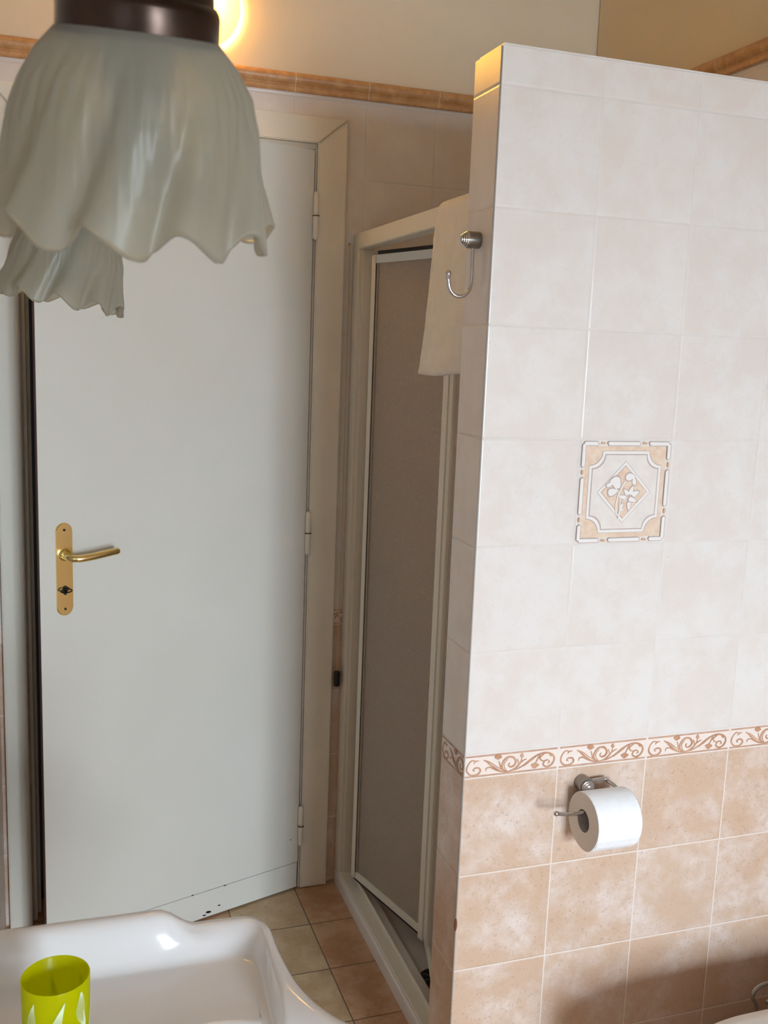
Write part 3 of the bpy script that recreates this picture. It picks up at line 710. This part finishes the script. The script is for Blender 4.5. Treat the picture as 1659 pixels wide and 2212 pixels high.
from_bm('paper_sheet', bm, M_paper, roll, True)
for x in (X0, X1):
    bm = bmesh.new(); loft(bm, [ringc(x, lambda a: rollr(a)-.001), ringc(x, lambda a: .0205)]); from_bm('roll_end', bm, M_rolle, roll)
bm = bmesh.new(); loft(bm, [ringc(X0, lambda a: .0215), ringc(X0, lambda a: .0205), ringc(X1, lambda a: .0205), ringc(X1, lambda a: .0215), ringc(X0, lambda a: .0215)]); from_bm('cardboard_core', bm, M_core, roll, True, ang=.8)
# loose end of the sheet
bm = bmesh.new(); rr_ = []
for k in range(8):
    a = 3.55+k*.035; rr_.append([bm.verts.new((x, RY+(rollr(a)+.0005+.0007*(k/7)**2)*math.cos(a), RZ+(rollr(a)+.0005+.0007*(k/7)**2)*math.sin(a))) for x in (X0+.002, X1-.002)])
for a, b in zip(rr_, rr_[1:]): bm.faces.new((a[0], a[1], b[1], b[0]))
from_bm('loose_sheet_end', bm, M_paper, roll, True)
settle(roll, ((X0+X1)/2, RY, RZ))

# ---------------------------------------------------------------- pull cord
pc = thing('pull_cord', 'thin yellowed cord with black weight between door casing and shower', 'pull cord')
bm = bmesh.new(); lathe(bm, [(.006, 0), (.0088, .0015), (.0095, .004), (.0095, .041), (.0088, .0445), (.005, .046)], Matrix.Translation((.7815, 2.645, .6305)), 20); from_bm('weight', bm, M_black, pc, True, ang=.7)
bm = bmesh.new(); tube(bm, catmull([(.7815, 2.645, .675), (.7818, 2.645, .8), (.7835, 2.646, .95), (.7845, 2.650, 1.2), (.7855, 2.656, 1.5), (.787, 2.662, 1.85), (.787, 2.6665, 1.885)], 6), .0011, 8); from_bm('cord', bm, M_cord, pc, True)
bm = bmesh.new(); lathe(bm, [(.003, 0), (.003, .006), (.0015, .008)], track((.787, YB, 1.887), (0, -1, 0)), 12); from_bm('eyelet', bm, M_cord, pc, True)
settle(pc, (.7815, 2.645, .63))

# ---------------------------------------------------------------- washbasin
wbn = thing('washbasin', 'glossy white ceramic washbasin with raised back ledge, front left', 'washbasin')
YM = .785
half = [(XL, 1.214), (-.05, 1.213), (.05, 1.211), (.15, 1.209), (.215, 1.207), (.244, 1.202), (.259, 1.189), (.2655, 1.168), (.2655, 1.135), (.268, 1.09), (.274, 1.045), (.289, 1.000), (.314, .960), (.350, .920), (.386, .870), (.404, .825), (.409, YM)]
full = half+[(x, 2*YM-y) for x, y in half[-2::-1]]
ol = catmull([(x, y, 0) for x, y in full], 8)
# closing segment along the wall
ol += [Vector((XL, (2*YM-1.214)+(2*(1.214-YM))*k/40, 0)) for k in range(1, 40)]
n = len(ol)
BC = Vector((.165, YM, 0)); bra, brb = .175, .248       # bowl centre, radii in x and y
def sstep(a, b, x):
    t = min(1, max(0, (x-a)/(b-a))); return t*t*(3-2*t)
nr = []
for i in range(n):
    t = ol[(i+1) % n]-ol[i-1]; nn = Vector((-t.y, t.x, 0)).normalized()
    if nn.dot(Vector((.12, YM, 0))-ol[i]) < 0: nn = -nn
    nr.append(nn)
for _ in range(6): nr = [(nr[i-1]+nr[i]*2+nr[(i+1) % n]).normalized() for i in range(n)]
def inset(i, d):
    to = (BC-ol[i]); L_ = to.length; u = to.normalized(); c = max(.45, u.dot(nr[i]))
    w = min(1, d/.03)           # leave the edge square on, then lean towards the bowl so that rings never cross
    v = (nr[i]*(1-w)+u/c*w)
    return ol[i]+v*d
def bowl(i, f):
    a = math.atan2((ol[i].y-BC.y)/brb, (ol[i].x-BC.x)/bra); return Vector((BC.x+bra*f*math.cos(a), BC.y+brb*f*math.sin(a), 0))
ZR = .8535
rings = []
for kind, d, dz in (('s', .075, -.175), ('s', .035, -.12), ('s', .006, -.06), ('s', .0015, -.030), ('r', .0, -.015), ('r', .001, -.008), ('r', .005, -.0025), ('r', .011, -.0002), ('r', .016, 0), ('r', .021, -.0012), ('r', .026, -.0045), ('m', .032, .0), ('m', .038, .0), ('m', .044, .0), ('m', .050, 0), ('m', .056, 0), ('d', .064, 0), ('d', .075, 0)):
    row = []
    for i in range(n):
        p = inset(i, d); k = sstep(.172, .122, ol[i].x) * (1 if True else 0)
        zr = ZR+.0255*k; zd = .822
        if kind in ('s', 'r'): z = zr+dz
        elif kind == 'm': q = min(1, (d-.026)/.026); q = q*q*(3-2*q); z = (zr-.0045)*(1-q)+zd*q
        elif kind == 'm2': z = zd
        else: z = zd
        row.append((p.x, p.y, z))
    rings.append(row)
last = rings[-1]
for f, z in ((1.12, .822), (1.07, .822), (1.04, .8225), (1.015, .826), (.99, .826), (.96, .821), (.90, .811), (.84, .790), (.72, .755), (.55, .728), (.35, .712), (.12, .706)):
    row = []
    for i in range(n):
        b_ = bowl(i, f)
        if f > 1.03:   # never cross the deck ring
            l_ = Vector(last[i]); w = (1.14-f)/.14; w = min(1, max(0, w)); p = Vector((l_.x, l_.y, 0)).lerp(b_, .25+.75*w)
        else: p = b_
        lv = Vector((last[i][0], last[i][1], 0))-BC; g_ = .975*f/1.12      # keep every bowl ring inside the deck ring
        if (p-BC).length > lv.length*g_: p = BC+((p-BC).normalized()*.5+lv.normalized()*.5).normalized()*lv.length*g_
        row.append((p.x, p.y, z))
    rings.append(row)
for q_, r_ in enumerate(rings):      # relax the inner rings in plan so that the corners stay soft
    if 10 < q_ < 20:
        for _ in range((q_-9)*5):
            r_ = [((r_[i-1][0]+2*r_[i][0]+r_[(i+1) % n][0])/4, (r_[i-1][1]+2*r_[i][1]+r_[(i+1) % n][1])/4, (r_[i-1][2]+2*r_[i][2]+r_[(i+1) % n][2])/4) for i in range(n)]
        rings[q_] = r_
bm = bmesh.new(); rv = [[bm.verts.new((max(x, XL+.0005), y, z)) for x, y, z in r] for r in rings]
for a, b in zip(rv, rv[1:]):
    for k in range(n): bm.faces.new((a[k], a[(k+1) % n], b[(k+1) % n], b[k]))
bm.faces.new(rv[-1]); bm.faces.new(rv[0][::-1])
from_bm('ceramic_basin', bm, M_ceramic, wbn, True)
bm = bmesh.new(); lathe(bm, [(.022, .7065), (.022, .7085), (.018, .709), (.001, .7075)], Matrix.Translation((BC.x, BC.y, 0)), 28); from_bm('waste_ring', bm, M_chrome, wbn, True, ang=.6)
bm = bmesh.new(); lathe(bm, [(.13, 0), (.13, .01), (.10, .06), (.085, .30), (.095, .60), (.12, .69)], Matrix.Translation((.03, YM, 0)), 40); from_bm('pedestal', bm, M_ceramic, wbn, True, ang=.8)
settle(wbn, (.03, YM, 0))

# ---------------------------------------------------------------- lime tumbler
cup = thing('tumbler', 'lime green translucent plastic tumbler with white wavy leaf pattern, on the washbasin ledge', 'cup')
CX, CY, Z0c, Z1c = -.004, .986, .8222, .951
bm = bmesh.new(); R1, R0 = .0355, .0325
lathe(bm, [(.001, .0003), (R0-.002, 0), (R0, .002), (R1-.0008, Z1c-Z0c-.001), (R1-.0012, Z1c-Z0c), (R1-.0022, Z1c-Z0c-.001), (R0-.0018, .006), (R0-.005, .004), (.001, .004)], Matrix.Translation((CX, CY, Z0c)), 64)
from_bm('tumbler_body', bm, M_cup, cup, True, ang=.8)
def rc(z): return R0+(R1-R0)*(z-Z0c)/(Z1c-Z0c)+.00025
bm = bmesh.new()
def strand(fn, w=.00022, n=40):
    P = []
    for k in range(n+1):
        a, z = fn(k/n); r = rc(z); P.append((a, z))
    for (a0, z0), (a1, z1) in zip(P, P[1:]):
        if z1 > Z1c-.007 or z0 < Z0c+.002: continue
        d = Vector(((a1-a0)*.035, z1-z0)).normalized(); o_ = Vector((-d.y, d.x))*w
        vs = []
        for a, z, s in ((a0, z0, -1), (a1, z1, -1), (a1, z1, 1), (a0, z0, 1)):
            aa, zz = a+o_.x*s/.035, z+o_.y*s; r = rc(zz); vs.append(bm.verts.new((CX+r*math.sin(aa), CY-r*math.cos(aa), zz)))
        bm.faces.new(vs)
def leafp(ac, zb, zt, wid, lean, nst, sway, ph):
    for q in range(nst):
        f = q/(nst-1)-.5
        strand(lambda t: (ac+lean*(t-.5)+sway*math.sin(2*pi*t+ph)+f*wid*math.sin(pi*t**.8)*1.0, zb+(zt-zb)*t))
leafp(-.02, .845, .941, .46, .42, 12, .10, .6)
leafp(.78, .905, .946, .30, -.10, 8, .03, 2.2)
leafp(.84, .838, .922, .18, -.05, 9, .10, 2.6)
leafp(-.72, .870, .941, .40, .12, 8, .06, .2)
leafp(1.3, .838, .935, .18, .25, 7, .05, 1.0)
leafp(2.1, .838, .935, .42, .35, 12, .10, .6); leafp(3.1, .836, .93, .3, .1, 9, .1, 2); leafp(4.3, .84, .935, .42, .3, 12, .1, .6)
from_bm('leaf_pattern', bm, mat('white_print', rgb(226, 238, 190), .5), cup, recalc=False)
settle(cup, (CX, CY, Z0c))

# ---------------------------------------------------------------- toilet on the right wall (only its edge shows)
wc = thing('toilet', 'white toilet bowl on the right wall, only its rounded lid edge in view', 'toilet')
TCY, TZt = 1.162, .405
def oval(fr, z, x0=.955, hw=.186, hl=None):
    out = []; N2 = 64; xe = XR-.002
    for k in range(N2+1):
        a = pi/2+pi*k/N2; cx = x0+.25
        out.append((cx+.25*fr*math.cos(a), TCY+hw*fr*math.sin(a), z))
    return [(xe, TCY+hw*fr, z)]+out+[(xe, TCY-hw*fr, z)]
def solid_loft(bm, rl):
    rv = [[bm.verts.new(p) for p in r] for r in rl]; k_ = len(rv[0])
    for a, b in zip(rv, rv[1:]):
        for k in range(k_): bm.faces.new((a[k], a[(k+1) % k_], b[(k+1) % k_], b[k]))
    bm.faces.new(rv[0][::-1]); bm.faces.new(rv[-1])
bm = bmesh.new(); solid_loft(bm, [oval(.60, 0), oval(.58, .05), oval(.62, .18), oval(.85, .30), oval(.97, .355), oval(.98, .378), oval(.96, .384)]); from_bm('bowl', bm, M_ceramic, wc, True, ang=.9)
bm = bmesh.new(); solid_loft(bm, [oval(.97, .386), oval(1.0, .390), oval(1.005, .397), oval(.995, .405), oval(.96, .4115), oval(.85, .4145), oval(.5, .416)]); from_bm('lid', bm, mat('matt_white_lid', rgb(232, 226, 218), .5), wc, True, ang=.9)
settle(wc, (1.2, TCY, 0))

# chrome tube loop behind the bowl
br = thing('toilet_brush', 'curved chrome tube loop rising behind the toilet beside the partition', 'toilet brush')
bc = Vector((1.372, 1.47, .334))
pth = [(bc.x+.034*math.cos(a), bc.y, bc.z+.022*math.sin(a)) for a in [pi*(-.75)-2*pi*.86*k/24 for k in range(25)]]
pth = [(1.357, 1.47, .18), (1.357, 1.47, .26), (1.352, 1.47, .305)]+pth[2:]
bm = bmesh.new(); tube(bm, catmull(pth, 4), .0042, 14); from_bm('looped_handle', bm, M_nickel, br, True)
bm = bmesh.new(); lathe(bm, [(.048, 0), (.05, .004), (.046, .18), (.04, .19), (.012, .195)], Matrix.Translation((1.357, 1.47, 0)), 36); from_bm('holder', bm, M_ceramic, br, True, ang=.7)
settle(br, (1.357, 1.47, 0))
